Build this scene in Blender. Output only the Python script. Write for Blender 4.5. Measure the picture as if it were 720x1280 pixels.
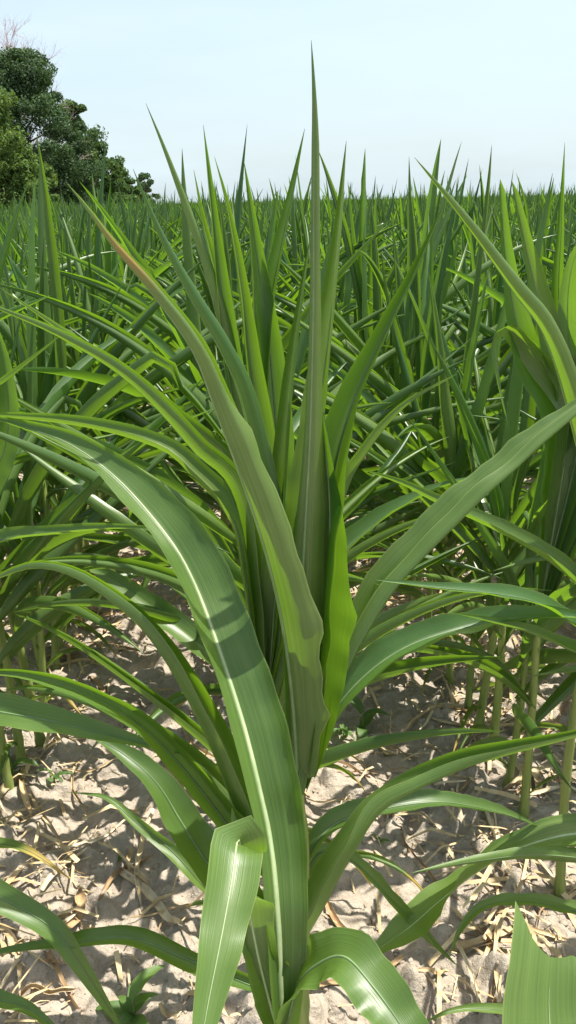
import bpy, math, random
import numpy as np
from mathutils import Vector, Matrix
R = math.radians
sc = bpy.context.scene
for o in list(bpy.data.objects):
    bpy.data.objects.remove(o)

# ------------------------------------------------------------------ camera
H = 1.5; FPX = 1080.0; HORIZON = 252.0; ROLL = R(-1.3)
PITCH = math.atan((640 - HORIZON) / FPX)
cam_data = bpy.data.cameras.new('camera')
cam_data.sensor_fit = 'VERTICAL'; cam_data.sensor_height = 36.0
cam_data.lens = 36.0 * FPX / 1280.0
cam_data.clip_start = 0.05; cam_data.clip_end = 3000
cam = bpy.data.objects.new('camera', cam_data)
sc.collection.objects.link(cam)
cam.location = (0, 0, H)
cam.rotation_euler = (Matrix.Rotation(R(90) - PITCH, 3, 'X') @ Matrix.Rotation(ROLL, 3, 'Z')).to_euler()
sc.camera = cam

# ------------------------------------------------------------------ sky and sun
SUN_AZ = R(70)      # to the right of the viewing direction (+Y)
SUN_EL = R(68)
world = bpy.data.worlds.new('World'); sc.world = world; world.use_nodes = True
nt = world.node_tree; nt.nodes.clear()
wout = nt.nodes.new('ShaderNodeOutputWorld'); wbg = nt.nodes.new('ShaderNodeBackground')
sky = nt.nodes.new('ShaderNodeTexSky'); sky.sky_type = 'NISHITA'; sky.sun_disc = False
sky.sun_elevation = SUN_EL; sky.sun_rotation = SUN_AZ
sky.air_density = 1.0; sky.dust_density = 2.6; sky.ozone_density = 1.6
# thin high cloud veil over the whole sky
tc = nt.nodes.new('ShaderNodeTexCoord')
mp = nt.nodes.new('ShaderNodeMapping'); mp.inputs['Scale'].default_value = (1.2, 2.2, 6.0)
mp.inputs['Rotation'].default_value = (0.15, 0.2, 0.5)
nz = nt.nodes.new('ShaderNodeTexNoise'); nz.inputs['Scale'].default_value = 1.6
nz.inputs['Detail'].default_value = 6; nz.inputs['Roughness'].default_value = 0.55
cr = nt.nodes.new('ShaderNodeMapRange')
cr.inputs['From Min'].default_value = 0.35; cr.inputs['From Max'].default_value = 0.75
cr.inputs['To Min'].default_value = 0.50; cr.inputs['To Max'].default_value = 1.0
mx = nt.nodes.new('ShaderNodeMix'); mx.data_type = 'RGBA'
mx.inputs[7].default_value = (3.75, 4.5, 4.85, 1)
nt.links.new(tc.outputs['Generated'], mp.inputs['Vector']); nt.links.new(mp.outputs[0], nz.inputs['Vector'])
sp_ = nt.nodes.new('ShaderNodeSeparateXYZ'); nt.links.new(tc.outputs['Generated'], sp_.inputs[0])
hz = nt.nodes.new('ShaderNodeMapRange'); nt.links.new(sp_.outputs[2], hz.inputs['Value'])
for k_, v_ in zip(('From Min', 'From Max', 'To Min', 'To Max'), (0.10, 0.75, 1.0, 0.22)): hz.inputs[k_].default_value = v_
ml = nt.nodes.new('ShaderNodeMath'); ml.operation = 'MULTIPLY'
nt.links.new(nz.outputs['Fac'], cr.inputs['Value']); nt.links.new(cr.outputs[0], ml.inputs[0]); nt.links.new(hz.outputs[0], ml.inputs[1])
nt.links.new(ml.outputs[0], mx.inputs[0])
nt.links.new(sky.outputs[0], mx.inputs[6]); nt.links.new(mx.outputs[2], wbg.inputs['Color'])
wbg.inputs['Strength'].default_value = 0.125
nt.links.new(wbg.outputs[0], wout.inputs['Surface'])

sun_data = bpy.data.lights.new('sun', 'SUN'); sun_data.energy = 5.0; sun_data.angle = R(0.53)
sun_data.color = (1.0, 0.95, 0.87)
sun = bpy.data.objects.new('sun', sun_data); sc.collection.objects.link(sun)
SUNV = Vector((math.sin(SUN_AZ) * math.cos(SUN_EL), math.cos(SUN_AZ) * math.cos(SUN_EL), math.sin(SUN_EL)))
sun.rotation_euler = SUNV.to_track_quat('Z', 'Y').to_euler(); sun.location = SUNV * 30

vs = sc.view_settings
vs.view_transform = 'Standard'; vs.look = 'None'; vs.exposure = 0.86; vs.gamma = 1.0
vs.use_curve_mapping = False
sc.cycles.max_bounces = 8; sc.cycles.transmission_bounces = 6; sc.cycles.diffuse_bounces = 4
sc.cycles.use_denoising = True

# ------------------------------------------------------------------ helpers
COL = sc.collection
SP, CP = math.sin(PITCH), math.cos(PITCH)
CR_, SR_ = math.cos(ROLL), math.sin(ROLL)
def ray(px, py):
    a_ = (px - 360) / FPX; b_ = (640 - py) / FPX
    a = a_ * CR_ - b_ * SR_; b = -(a_ * SR_ + b_ * CR_)
    return np.array((a, CP - b * SP, -SP - b * CP))
def P(px, py, Y):
    """photo pixel + forward distance in metres -> world point"""
    d = ray(px, py)
    return np.array((0, 0, H)) + d * (Y / d[1])
def proj(p):
    d = np.asarray(p, float) - np.array((0, 0, H))
    z = d[..., 1] * CP - d[..., 2] * SP
    y = d[..., 1] * SP + d[..., 2] * CP
    a, b = d[..., 0] / z, y / z
    return 360 + FPX * (a * CR_ + b * SR_), 640 - FPX * (b * CR_ - a * SR_), z
ROWDIR = np.array((-0.085, 1.0)); ROW_X0 = 0.07; ROW_S = 0.66
def row_x(k, Y): return ROW_X0 + k * ROW_S + ROWDIR[0] * Y

def hash2(ix, iy, seed):
    h = (ix.astype(np.int64) * 374761393 + iy.astype(np.int64) * 668265263 + seed * 974634437) & 0x7fffffff
    h = ((h ^ (h >> 13)) * 1274126177) & 0x7fffffff
    return ((h ^ (h >> 16)) & 0xffff) / 65535.0
def vnoise(x, y, seed=0):
    x = np.asarray(x, float); y = np.asarray(y, float)
    ix = np.floor(x); iy = np.floor(y); fx = x - ix; fy = y - iy
    fx = fx * fx * (3 - 2 * fx); fy = fy * fy * (3 - 2 * fy)
    a = hash2(ix, iy, seed); b = hash2(ix + 1, iy, seed); c = hash2(ix, iy + 1, seed); d = hash2(ix + 1, iy + 1, seed)
    return a + (b - a) * fx + (c - a) * fy + (a - b - c + d) * fx * fy
def smooth(a, b, x):
    t = np.clip((np.asarray(x, float) - a) / (b - a), 0, 1)
    return t * t * (3 - 2 * t)

def new_mesh(name, verts, faces, mat=None, uvs=None, smooth_shade=True):
    me = bpy.data.meshes.new(name)
    me.from_pydata([tuple(v) for v in verts], [], faces)
    if mat is not None: me.materials.append(mat)
    if uvs is not None:
        ul = me.uv_layers.new(name='UVMap')
        li = np.empty(len(me.loops), dtype=np.int32); me.loops.foreach_get('vertex_index', li)
        ul.data.foreach_set('uv', np.asarray(uvs, dtype=np.float32)[li].ravel())
    if smooth_shade: me.polygons.foreach_set('use_smooth', np.ones(len(me.polygons), dtype=bool))
    me.update()
    return me
def link(name, data, parent=None, loc=None):
    o = bpy.data.objects.new(name, data); COL.objects.link(o)
    if parent is not None: o.parent = parent
    if loc is not None: o.location = loc
    return o
def tag(o, label=None, cat=None, group=None, kind=None):
    if label: o['label'] = label
    if cat: o['category'] = cat
    if group: o['group'] = group
    if kind: o['kind'] = kind
    return o
def grid_faces(n, m):
    f = []
    for i in range(n - 1):
        for j in range(m - 1):
            a = i * m + j
            f.append((a, a + 1, a + m + 1, a + m))
    return f

# ------------------------------------------------------------------ materials
def nodes_of(name):
    m = bpy.data.materials.new(name); m.use_nodes = True
    t = m.node_tree; t.nodes.clear()
    out = t.nodes.new('ShaderNodeOutputMaterial')
    return m, t, out
def N(t, typ, **kw):
    n = t.nodes.new(typ)
    for k, v in kw.items(): setattr(n, k, v)
    return n
def mixc(t, fac, a, b):
    m = N(t, 'ShaderNodeMix', data_type='RGBA')
    for s, v in ((0, fac), (6, a), (7, b)):
        if hasattr(v, 'is_output'): t.links.new(v, m.inputs[s])
        elif s == 0: m.inputs[0].default_value = v
        else: m.inputs[s].default_value = (*v, 1)
    return m.outputs[2]
def maprange(t, val, a, b, c=0, d=1):
    m = N(t, 'ShaderNodeMapRange'); t.links.new(val, m.inputs['Value'])
    for k, v in zip(('From Min', 'From Max', 'To Min', 'To Max'), (a, b, c, d)): m.inputs[k].default_value = v
    return m.outputs[0]

def leaf_material(name, dark, light, trans, tip=None, tip_from=0.86, tip_to=None, rough=0.36, trans_fac=0.36, midrib=True):
    m, t, out = nodes_of(name)
    uv = N(t, 'ShaderNodeUVMap', uv_map='UVMap')
    sep = N(t, 'ShaderNodeSeparateXYZ'); t.links.new(uv.outputs[0], sep.inputs[0])
    oi = N(t, 'ShaderNodeObjectInfo')
    # fine parallel veins running the length of the blade
    mapn = N(t, 'ShaderNodeMapping'); mapn.inputs['Scale'].default_value = (46, 1.3, 1)
    t.links.new(uv.outputs[0], mapn.inputs[0])
    add = N(t, 'ShaderNodeVectorMath', operation='ADD')
    t.links.new(mapn.outputs[0], add.inputs[0]); 
    comb = N(t, 'ShaderNodeCombineXYZ'); mul = N(t, 'ShaderNodeMath', operation='MULTIPLY')
    t.links.new(oi.outputs['Random'], mul.inputs[0]); mul.inputs[1].default_value = 37.0
    t.links.new(mul.outputs[0], comb.inputs[2]); t.links.new(comb.outputs[0], add.inputs[1])
    vein = N(t, 'ShaderNodeTexNoise'); vein.inputs['Scale'].default_value = 1.0; vein.inputs['Detail'].default_value = 3
    t.links.new(add.outputs[0], vein.inputs['Vector'])
    blot = N(t, 'ShaderNodeTexNoise'); blot.inputs['Scale'].default_value = 5.0; blot.inputs['Detail'].default_value = 4
    t.links.new(add.outputs[0], blot.inputs['Vector']); 
    big = N(t, 'ShaderNodeTexNoise'); big.inputs['Scale'].default_value = 9; big.inputs['Detail'].default_value = 3
    co = N(t, 'ShaderNodeTexCoord'); t.links.new(co.outputs['Object'], big.inputs['Vector'])
    f1 = maprange(t, vein.outputs['Fac'], 0.3, 0.72)
    f2 = maprange(t, big.outputs['Fac'], 0.3, 0.7)
    av = N(t, 'ShaderNodeMath', operation='MULTIPLY_ADD'); t.links.new(f1, av.inputs[0]); av.inputs[1].default_value = 0.6
    hh = N(t, 'ShaderNodeMath', operation='MULTIPLY'); t.links.new(f2, hh.inputs[0]); hh.inputs[1].default_value = 0.4
    t.links.new(hh.outputs[0], av.inputs[2])
    col = mixc(t, av.outputs[0], dark, light)
    tcol = mixc(t, av.outputs[0], tuple(c * 0.8 for c in trans), trans)
    # each leaf its own tone
    hsv = N(t, 'ShaderNodeHueSaturation'); t.links.new(col, hsv.inputs['Color'])
    t.links.new(maprange(t, oi.outputs['Random'], 0, 1, 0.80, 1.22), hsv.inputs['Value'])
    t.links.new(maprange(t, oi.outputs['Random'], 0, 1, 0.512, 0.488), hsv.inputs['Hue'])
    col = hsv.outputs[0]
    # midrib: pale strip down the middle, fading to the tip
    d = N(t, 'ShaderNodeMath', operation='SUBTRACT'); t.links.new(sep.outputs[0], d.inputs[0]); d.inputs[1].default_value = 0.5
    ab = N(t, 'ShaderNodeMath', operation='ABSOLUTE'); t.links.new(d.outputs[0], ab.inputs[0])
    if midrib:
        rib = maprange(t, ab.outputs[0], 0.018, 0.036, 1, 0)
        ribv = maprange(t, sep.outputs[1], 0.45, 0.95, 0.30, 0.0)
        rm = N(t, 'ShaderNodeMath', operation='MULTIPLY'); t.links.new(rib, rm.inputs[0]); t.links.new(ribv, rm.inputs[1])
        col = mixc(t, rm.outputs[0], col, (0.36, 0.44, 0.22))
        tcol = mixc(t, rm.outputs[0], tcol, (0.22, 0.30, 0.06))
    # thin pale margin
    edge = maprange(t, ab.outputs[0], 0.480, 0.497, 0, 0.55)
    col = mixc(t, edge, col, (0.30, 0.36, 0.12))
    if tip is not None:
        wob = N(t, 'ShaderNodeMath', operation='MULTIPLY_ADD'); t.links.new(blot.outputs['Fac'], wob.inputs[0])
        wob.inputs[1].default_value = 0.12; t.links.new(sep.outputs[1], wob.inputs[2])
        tf = maprange(t, wob.outputs[0], tip_from + 0.04, tip_from + 0.10)
        if tip_to:      # a scorched band along one edge below a still green tip
            t2 = maprange(t, wob.outputs[0], tip_to + 0.04, tip_to + 0.09, 1, 0); t3 = maprange(t, sep.outputs[0], 0.30, 0.55, 1, 0.0)
            for q in (t2, t3):
                mm = N(t, 'ShaderNodeMath', operation='MULTIPLY'); t.links.new(tf, mm.inputs[0]); t.links.new(q, mm.inputs[1]); tf = mm.outputs[0]
        col = mixc(t, tf, col, tip); tcol = mixc(t, tf, tcol, tuple(c * 0.7 for c in tip))
    bump = N(t, 'ShaderNodeBump'); bump.inputs['Strength'].default_value = 0.22; bump.inputs['Distance'].default_value = 0.002
    t.links.new(vein.outputs['Fac'], bump.inputs['Height'])
    pr = N(t, 'ShaderNodeBsdfPrincipled'); t.links.new(col, pr.inputs['Base Color'])
    t.links.new(maprange(t, blot.outputs['Fac'], 0.3, 0.7, rough - 0.06, rough + 0.10), pr.inputs['Roughness'])
    pr.inputs['Specular IOR Level'].default_value = 0.6
    t.links.new(bump.outputs[0], pr.inputs['Normal'])
    tr = N(t, 'ShaderNodeBsdfTranslucent'); t.links.new(tcol, tr.inputs['Color']); t.links.new(bump.outputs[0], tr.inputs['Normal'])
    ms = N(t, 'ShaderNodeMixShader'); ms.inputs[0].default_value = trans_fac
    t.links.new(pr.outputs[0], ms.inputs[1]); t.links.new(tr.outputs[0], ms.inputs[2])
    t.links.new(ms.outputs[0], out.inputs['Surface'])
    return m

M = {}
LD_, LL_, LT_ = (0.050, 0.106, 0.022), (0.126, 0.198, 0.046), (0.28, 0.52, 0.020)
M['leaf'] = leaf_material('corn_leaf', LD_, LL_, LT_, trans_fac=0.30)
M['leaf_scorched'] = leaf_material('corn_leaf_scorched_tip', LD_, LL_, LT_, tip=(0.30, 0.19, 0.045), tip_from=0.855, tip_to=0.925, trans_fac=0.27)
M['leaf_low'] = leaf_material('corn_leaf_yellowing', (0.075, 0.15, 0.028), (0.14, 0.22, 0.045), (0.34, 0.48, 0.04), tip=(0.50, 0.36, 0.08), tip_from=0.80, rough=0.48)
M['leaf_inner'] = leaf_material('corn_leaf_young', (0.040, 0.098, 0.026), (0.076, 0.158, 0.040), (0.26, 0.50, 0.020), trans_fac=0.36)

def simple_mat(name, c1, c2, scale=20, rough=0.6, bump=0.3, stretch=(1, 1, 1), dist=0.003, extra=None):
    m, t, out = nodes_of(name)
    co = N(t, 'ShaderNodeTexCoord'); mp = N(t, 'ShaderNodeMapping'); mp.inputs['Scale'].default_value = stretch
    t.links.new(co.outputs['Object'], mp.inputs[0])
    oi = N(t, 'ShaderNodeObjectInfo')
    n1 = N(t, 'ShaderNodeTexNoise'); n1.inputs['Scale'].default_value = scale; n1.inputs['Detail'].default_value = 6
    t.links.new(mp.outputs[0], n1.inputs['Vector'])
    col = mixc(t, maprange(t, n1.outputs['Fac'], 0.32, 0.68), c1, c2)
    hsv = N(t, 'ShaderNodeHueSaturation'); t.links.new(col, hsv.inputs['Color'])
    t.links.new(maprange(t, oi.outputs['Random'], 0, 1, 0.82, 1.15), hsv.inputs['Value'])
    pr = N(t, 'ShaderNodeBsdfPrincipled'); t.links.new(hsv.outputs[0], pr.inputs['Base Color']); pr.inputs['Roughness'].default_value = rough
    b = N(t, 'ShaderNodeBump'); b.inputs['Strength'].default_value = bump; b.inputs['Distance'].default_value = dist
    t.links.new(n1.outputs['Fac'], b.inputs['Height']); t.links.new(b.outputs[0], pr.inputs['Normal'])
    t.links.new(pr.outputs[0], out.inputs['Surface'])
    return m
M['stalk'] = simple_mat('corn_stalk', (0.17, 0.25, 0.05), (0.31, 0.36, 0.10), 14, 0.45, 0.2, (6, 6, 0.7))
M['midrib_green'] = simple_mat('leaf_midrib_green', (0.105, 0.175, 0.065), (0.16, 0.24, 0.10), 30, 0.4, 0.1)
M['midrib'] = simple_mat('leaf_midrib', (0.30, 0.40, 0.18), (0.44, 0.52, 0.28), 30, 0.4, 0.1)
M['straw'] = simple_mat('dry_straw', (0.36, 0.25, 0.12), (0.62, 0.49, 0.29), 35, 0.75, 0.5, (1, 1, 1))
M['straw_pale'] = simple_mat('bleached_straw', (0.52, 0.42, 0.26), (0.72, 0.62, 0.43), 30, 0.7, 0.5)
M['straw_brown'] = simple_mat('brown_straw', (0.24, 0.14, 0.065), (0.42, 0.29, 0.15), 30, 0.75, 0.5)
M['weed'] = leaf_material('weed_leaf', (0.06, 0.13, 0.03), (0.11, 0.20, 0.045), (0.25, 0.45, 0.04), midrib=False, rough=0.5)
M['bark'] = simple_mat('bark', (0.06, 0.045, 0.035), (0.13, 0.10, 0.08), 6, 0.9, 0.8, (3, 3, 0.6), 0.03)
M['twig'] = simple_mat('dead_twig', (0.42, 0.31, 0.31), (0.60, 0.47, 0.47), 6, 0.9, 0.5)

def soil_material():
    m, t, out = nodes_of('dry_soil')
    co = N(t, 'ShaderNodeTexCoord')
    def noise(scale, det, rough=0.6):
        n = N(t, 'ShaderNodeTexNoise'); n.inputs['Scale'].default_value = scale; n.inputs['Detail'].default_value = det
        n.inputs['Roughness'].default_value = rough; t.links.new(co.outputs['Object'], n.inputs['Vector']); return n.outputs['Fac']
    a = noise(3.0, 8); b = noise(38, 7, 0.65); c = noise(160, 4)
    col = mixc(t, maprange(t, b, 0.3, 0.7), (0.32, 0.262, 0.198), (0.50, 0.432, 0.345))
    col = mixc(t, maprange(t, a, 0.35, 0.7, 0, 0.5), col, (0.54, 0.475, 0.39))
    col = mixc(t, maprange(t, c, 0.55, 0.75, 0, 0.35), col, (0.20, 0.15, 0.11))
    pr = N(t, 'ShaderNodeBsdfPrincipled'); t.links.new(col, pr.inputs['Base Color']); pr.inputs['Roughness'].default_value = 0.95
    pr.inputs['Specular IOR Level'].default_value = 0.15
    b1 = N(t, 'ShaderNodeBump'); b1.inputs['Strength'].default_value = 0.9; b1.inputs['Distance'].default_value = 0.02
    t.links.new(b, b1.inputs['Height'])
    b2 = N(t, 'ShaderNodeBump'); b2.inputs['Strength'].default_value = 0.5; b2.inputs['Distance'].default_value = 0.003
    t.links.new(c, b2.inputs['Height']); t.links.new(b1.outputs[0], b2.inputs['Normal'])
    t.links.new(b2.outputs[0], pr.inputs['Normal']); t.links.new(pr.outputs[0], out.inputs['Surface'])
    return m
M['soil'] = soil_material()

def foliage_material(name, c1, c2, trans):
    m, t, out = nodes_of(name)
    at = N(t, 'ShaderNodeAttribute', attribute_name='tone')
    col = mixc(t, at.outputs['Fac'], c1, c2)
    pr = N(t, 'ShaderNodeBsdfPrincipled'); t.links.new(col, pr.inputs['Base Color']); pr.inputs['Roughness'].default_value = 0.8; pr.inputs['Specular IOR Level'].default_value = 0.2
    tr = N(t, 'ShaderNodeBsdfTranslucent'); tr.inputs['Color'].default_value = (*trans, 1)
    ms = N(t, 'ShaderNodeMixShader'); ms.inputs[0].default_value = 0.3
    t.links.new(pr.outputs[0], ms.inputs[1]); t.links.new(tr.outputs[0], ms.inputs[2]); t.links.new(ms.outputs[0], out.inputs['Surface'])
    return m

# ------------------------------------------------------------------ ground: one sheet, fine and cloddy near the camera
rs = np.random.RandomState(7)
CLODS = []
for _ in range(11000):
    cx = rs.uniform(-1.9, 1.9); cy = rs.uniform(0.55, 4.6)
    r = 0.006 + 0.044 * rs.rand() ** 3.4
    CLODS.append((cx, cy, r, r * rs.uniform(0.30, 0.72), rs.uniform(0, math.pi), rs.uniform(0.6, 1.0)))
def ground_base(x, y):
    x = np.asarray(x, float); y = np.asarray(y, float)
    near = 1 - smooth(6, 14, np.abs(y) + np.abs(x) * 0.5)
    u = (x - ROW_X0 - ROWDIR[0] * y) / ROW_S
    ridge = 0.016 * np.cos(2 * math.pi * u)
    z = ridge + near * (0.036 * (vnoise(x * 4.2, y * 4.2, 1) - 0.5) + 0.024 * (vnoise(x * 11, y * 11, 2) - 0.5)
                        + 0.020 * (vnoise(x * 27, y * 27, 3) - 0.5) + 0.015 * (vnoise(x * 55, y * 55, 4) - 0.5))
    # trodden crust: plates with low cracks between
    c = np.abs(vnoise(x * 6.5 + 3, y * 6.5, 8) - 0.5)
    z = z - near * 0.012 * (1 - smooth(0.0, 0.05, c))
    return z
def lines(fine_a, fine_b, step, lo, hi, grow=1.16):
    v = list(np.arange(fine_a, fine_b + 1e-6, step))
    s = step; x = v[-1]
    while x < hi: s *= grow; x += s; v.append(min(x, hi))
    s = step; x = v[0]; w = []
    while x > lo: s *= grow; x -= s; w.append(max(x, lo))
    return np.array(w[::-1] + v)
gx = lines(-1.3, 1.15, 0.0078, -900, 900); gy = lines(0.75, 3.4, 0.0078, -60, 2200)
GX, GY = np.meshgrid(gx, gy)
GZ = ground_base(GX, GY)
for (cx, cy, r, h, ang, asp) in CLODS:
    i0, i1 = np.searchsorted(gx, (cx - r * 1.3, cx + r * 1.3)); j0, j1 = np.searchsorted(gy, (cy - r * 1.3, cy + r * 1.3))
    if i1 <= i0 or j1 <= j0: continue
    dx = GX[j0:j1, i0:i1] - cx; dy = GY[j0:j1, i0:i1] - cy
    a = dx * math.cos(ang) + dy * math.sin(ang); b = (-dx * math.sin(ang) + dy * math.cos(ang)) / asp
    q = (a * a + b * b) / (r * r) * (0.8 + 0.5 * vnoise(GX[j0:j1, i0:i1] * 90, GY[j0:j1, i0:i1] * 90, 5))
    GZ[j0:j1, i0:i1] += h * np.sqrt(np.clip(1 - q, 0, 1)) * 0.85
def ground_z(x, y):
    i = int(np.clip(np.searchsorted(gx, x), 1, len(gx) - 1)); j = int(np.clip(np.searchsorted(gy, y), 1, len(gy) - 1))
    fx = (x - gx[i - 1]) / (gx[i] - gx[i - 1]); fy = (y - gy[j - 1]) / (gy[j] - gy[j - 1])
    a = GZ[j - 1, i - 1] * (1 - fx) + GZ[j - 1, i] * fx; b = GZ[j, i - 1] * (1 - fx) + GZ[j, i] * fx
    return float(a * (1 - fy) + b * fy)
nyy, nxx = GX.shape
V = np.stack([GX.ravel(), GY.ravel(), GZ.ravel()], 1)
idx = np.arange(nyy * nxx).reshape(nyy, nxx)
F = np.stack([idx[:-1, :-1].ravel(), idx[:-1, 1:].ravel(), idx[1:, 1:].ravel(), idx[1:, :-1].ravel()], 1)
me = bpy.data.meshes.new('ground')
me.vertices.add(len(V)); me.vertices.foreach_set('co', V.ravel().astype(np.float32))
me.loops.add(F.size); me.loops.foreach_set('vertex_index', F.ravel().astype(np.int32))
me.polygons.add(len(F)); me.polygons.foreach_set('loop_start', np.arange(0, F.size, 4, dtype=np.int32))
me.polygons.foreach_set('use_smooth', np.ones(len(F), dtype=bool))
me.update(calc_edges=True); me.materials.append(M['soil'])
ground = link('ground', me); tag(ground, 'dry cracked tan soil of the corn field', 'soil', kind='structure')

# ------------------------------------------------------------------ corn leaf
def spline(pts, n):
    """Catmull-Rom through pts (k,d), resampled to n points evenly by arc length of the first three columns"""
    p = np.asarray(pts, float); k = len(p)
    q = np.vstack([2 * p[0] - p[1], p, 2 * p[-1] - p[-2]])
    out = []
    for i in range(k - 1):
        a, b, c, d = q[i], q[i + 1], q[i + 2], q[i + 3]
        for s in np.linspace(0, 1, 16, endpoint=False):
            out.append(0.5 * (2 * b + (c - a) * s + (2 * a - 5 * b + 4 * c - d) * s * s + (-a + 3 * b - 3 * c + d) * s ** 3))
    out.append(p[-1]); out = np.array(out)
    L = np.r_[0, np.cumsum(np.linalg.norm(np.diff(out[:, :3], axis=0), axis=1))]
    t = np.linspace(0, L[-1], n)
    return np.stack([np.interp(t, L, out[:, j]) for j in range(out.shape[1])], 1), L[-1]
def std_width(v, cut=None):
    w = (0.42 + 0.58 * smooth(0, 0.30, v)) * np.clip(1 - np.clip(v, 0, 1) ** 2.4, 0, 1) ** 0.85
    return np.maximum(w, 0.012)
def ctrl(c, v):
    c = np.atleast_1d(np.asarray(c, float))
    if len(c) == 1: return np.full_like(v, c[0])
    return np.interp(v, np.linspace(0, 1, len(c)), c)
def leaf_geometry(spine, w, roll_l, roll_r, hint, twist=0.0, widths=None, n=30, m=9, wave=0.006, vfold=0.10, seed=0, cut=False, bumps=(), folds=()):
    """spine: points from collar to tip; roll: half wrap angle (radians) each side; hint: side the upper face looks to"""
    S, length = spline(spine, n)
    S = S[:, :3]
    v = np.linspace(0, 1, n)
    T = np.gradient(S, axis=0); T /= np.linalg.norm(T, axis=1)[:, None] + 1e-9
    hv = np.asarray(hint, float)
    if hv.ndim == 1: hv = np.repeat(hv[None], n, 0)
    else: hv = np.stack([np.interp(v, np.linspace(0, 1, len(hv)), hv[:, j]) for j in range(3)], 1)
    Nn = hv - (hv * T).sum(1)[:, None] * T
    Nn /= np.linalg.norm(Nn, axis=1)[:, None] + 1e-9
    for i in range(1, n):                    # keep the frame from flipping on sharp bends
        if (Nn[i] * Nn[i - 1]).sum() < -0.2: Nn[i] = Nn[i - 1] - (Nn[i - 1] * T[i]).sum() * T[i]
    B = np.cross(T, Nn)
    tw = np.radians(ctrl(twist, v))[:, None]
    Nn, B = Nn * np.cos(tw) + B * np.sin(tw), B * np.cos(tw) - Nn * np.sin(tw)
    W = (std_width(v) * w) if widths is None else np.maximum(ctrl(widths, v) * w, 0.0015)
    if widths is None or not cut: W[-1] = 0.0012
    rl = ctrl(roll_l, v); rr = ctrl(roll_r, v)
    u = np.linspace(-1, 1, m)
    rng = np.random.RandomState(seed)
    ph = rng.uniform(0, 6.28, 4); fr = rng.uniform(3.0, 7.0, 4)
    co = np.zeros((n, m, 3)); uv = np.zeros((n, m, 2))
    # cross-section: bend angle accumulates from the midrib outwards (even roll plus sharp creases), integrated numerically
    K = 28; fu = (np.arange(K) + 0.5) / K
    prof = {}
    for sgn, rr_ in ((-1, rl), (1, rr)):
        th = rr_[:, None] * fu[None]
        for (fs_, f0, ang, fw) in folds:
            if fs_ == sgn or fs_ == 0: th = th + ctrl(ang, v)[:, None] * smooth(f0 - fw, f0 + fw, fu)[None]
        step = (W / 2)[:, None] / K
        shrink = 1 - 0.10 * fu[None] * np.clip(th - 2.4, 0, 1)
        sx = np.concatenate([np.zeros((n, 1)), np.cumsum(np.cos(th) * step * shrink, 1)], 1)
        sy = np.concatenate([np.zeros((n, 1)), np.cumsum(np.sin(th) * step * shrink, 1)], 1)
        prof[sgn] = (sx, sy, th)
    for j, uj in enumerate(u):
        sgn = -1 if uj < 0 else 1
        sx, sy, th = prof[sgn]
        q = abs(uj) * K; q0 = int(min(q, K - 1)); qf = q - q0
        side = (sx[:, q0] * (1 - qf) + sx[:, q0 + 1] * qf) * sgn
        up = (sy[:, q0] * (1 - qf) + sy[:, q0 + 1] * qf) * (1.0 if uj < 0 else 1.05) + vfold * abs(uj) * W * 0.5
        for (bv, bs, ba, bw) in bumps:
            if bs * uj > 0:
                g = 1 + ba * abs(uj) ** 2 * np.clip(1 - np.abs(v - bv) / bw, 0, 1); side = side * g; up = up * g
        a = np.maximum(rl if uj < 0 else rr, 0.02)
        flat = np.clip(1 - a / 1.6, 0.12, 1)
        k = 0 if uj < 0 else 2
        wv = wave * abs(uj) ** 1.5 * flat * (np.sin(v * fr[k] * 6.28 + ph[k]) + 0.6 * np.sin(v * fr[k + 1] * 14 + ph[k + 1])) * smooth(0.02, 0.25, v) * (W / max(w, 1e-4))
        co[:, j] = S + B * side[:, None] + Nn * (up + wv)[:, None]
        uv[:, j, 0] = 0.5 + 0.5 * uj; uv[:, j, 1] = v
    if cut:      # torn end: ragged last rows
        jag = np.interp(u, np.linspace(-1, 1, len(cut)), cut) * length
        co[-1] += T[-1] * jag[:, None]; co[-2] += T[-1] * (jag * 0.5)[:, None]
    # midrib: a low ridge strip along the centre on the upper face and underside
    return co.reshape(-1, 3), grid_faces(n, m), uv.reshape(-1, 2), (S, Nn, B, v, W)
def midrib_geometry(fr, w):
    S, Nn, B, v, W = fr
    n = int(len(v) * 0.94)
    vs_, fs = [], []
    for i in range(n):
        hw = 0.0042 * (w / 0.09) * max(0, 1 - v[i] / 0.93) + 0.0003
        hgt = hw * 0.75
        for (a, b) in ((-hw, 0.0004), (0, 0.0014), (hw, 0.0004), (0, -hgt)):
            vs_.append(S[i] + B[i] * a + Nn[i] * b)
    for i in range(n - 1):
        for j in range(4):
            a = i * 4 + j; b = i * 4 + (j + 1) % 4
            fs.append((a, b, b + 4, a + 4))
    return vs_, fs
def tube(path, radii, k=8, cap=True):
    path = np.asarray(path, float); n = len(path)
    T = np.gradient(path, axis=0); T /= np.linalg.norm(T, axis=1)[:, None] + 1e-9
    ref = np.array((0.31, 0.95, 0.05)) if abs(T[0][1]) < 0.9 else np.array((1.0, 0.1, 0.0))
    X = np.cross(T, ref); X /= np.linalg.norm(X, axis=1)[:, None] + 1e-9; Yv = np.cross(T, X)
    ang = np.linspace(0, 2 * math.pi, k, endpoint=False)
    vs_ = (path[:, None] + (X[:, None] * np.cos(ang)[None, :, None] + Yv[:, None] * np.sin(ang)[None, :, None]) * np.asarray(radii)[:, None, None]).reshape(-1, 3)
    fs = [(i * k + j, i * k + (j + 1) % k, (i + 1) * k + (j + 1) % k, (i + 1) * k + j) for i in range(n - 1) for j in range(k)]
    if cap: fs.append(tuple(range((n - 1) * k, n * k))); fs.append(tuple(range(k))[::-1])
    return vs_, fs
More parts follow.
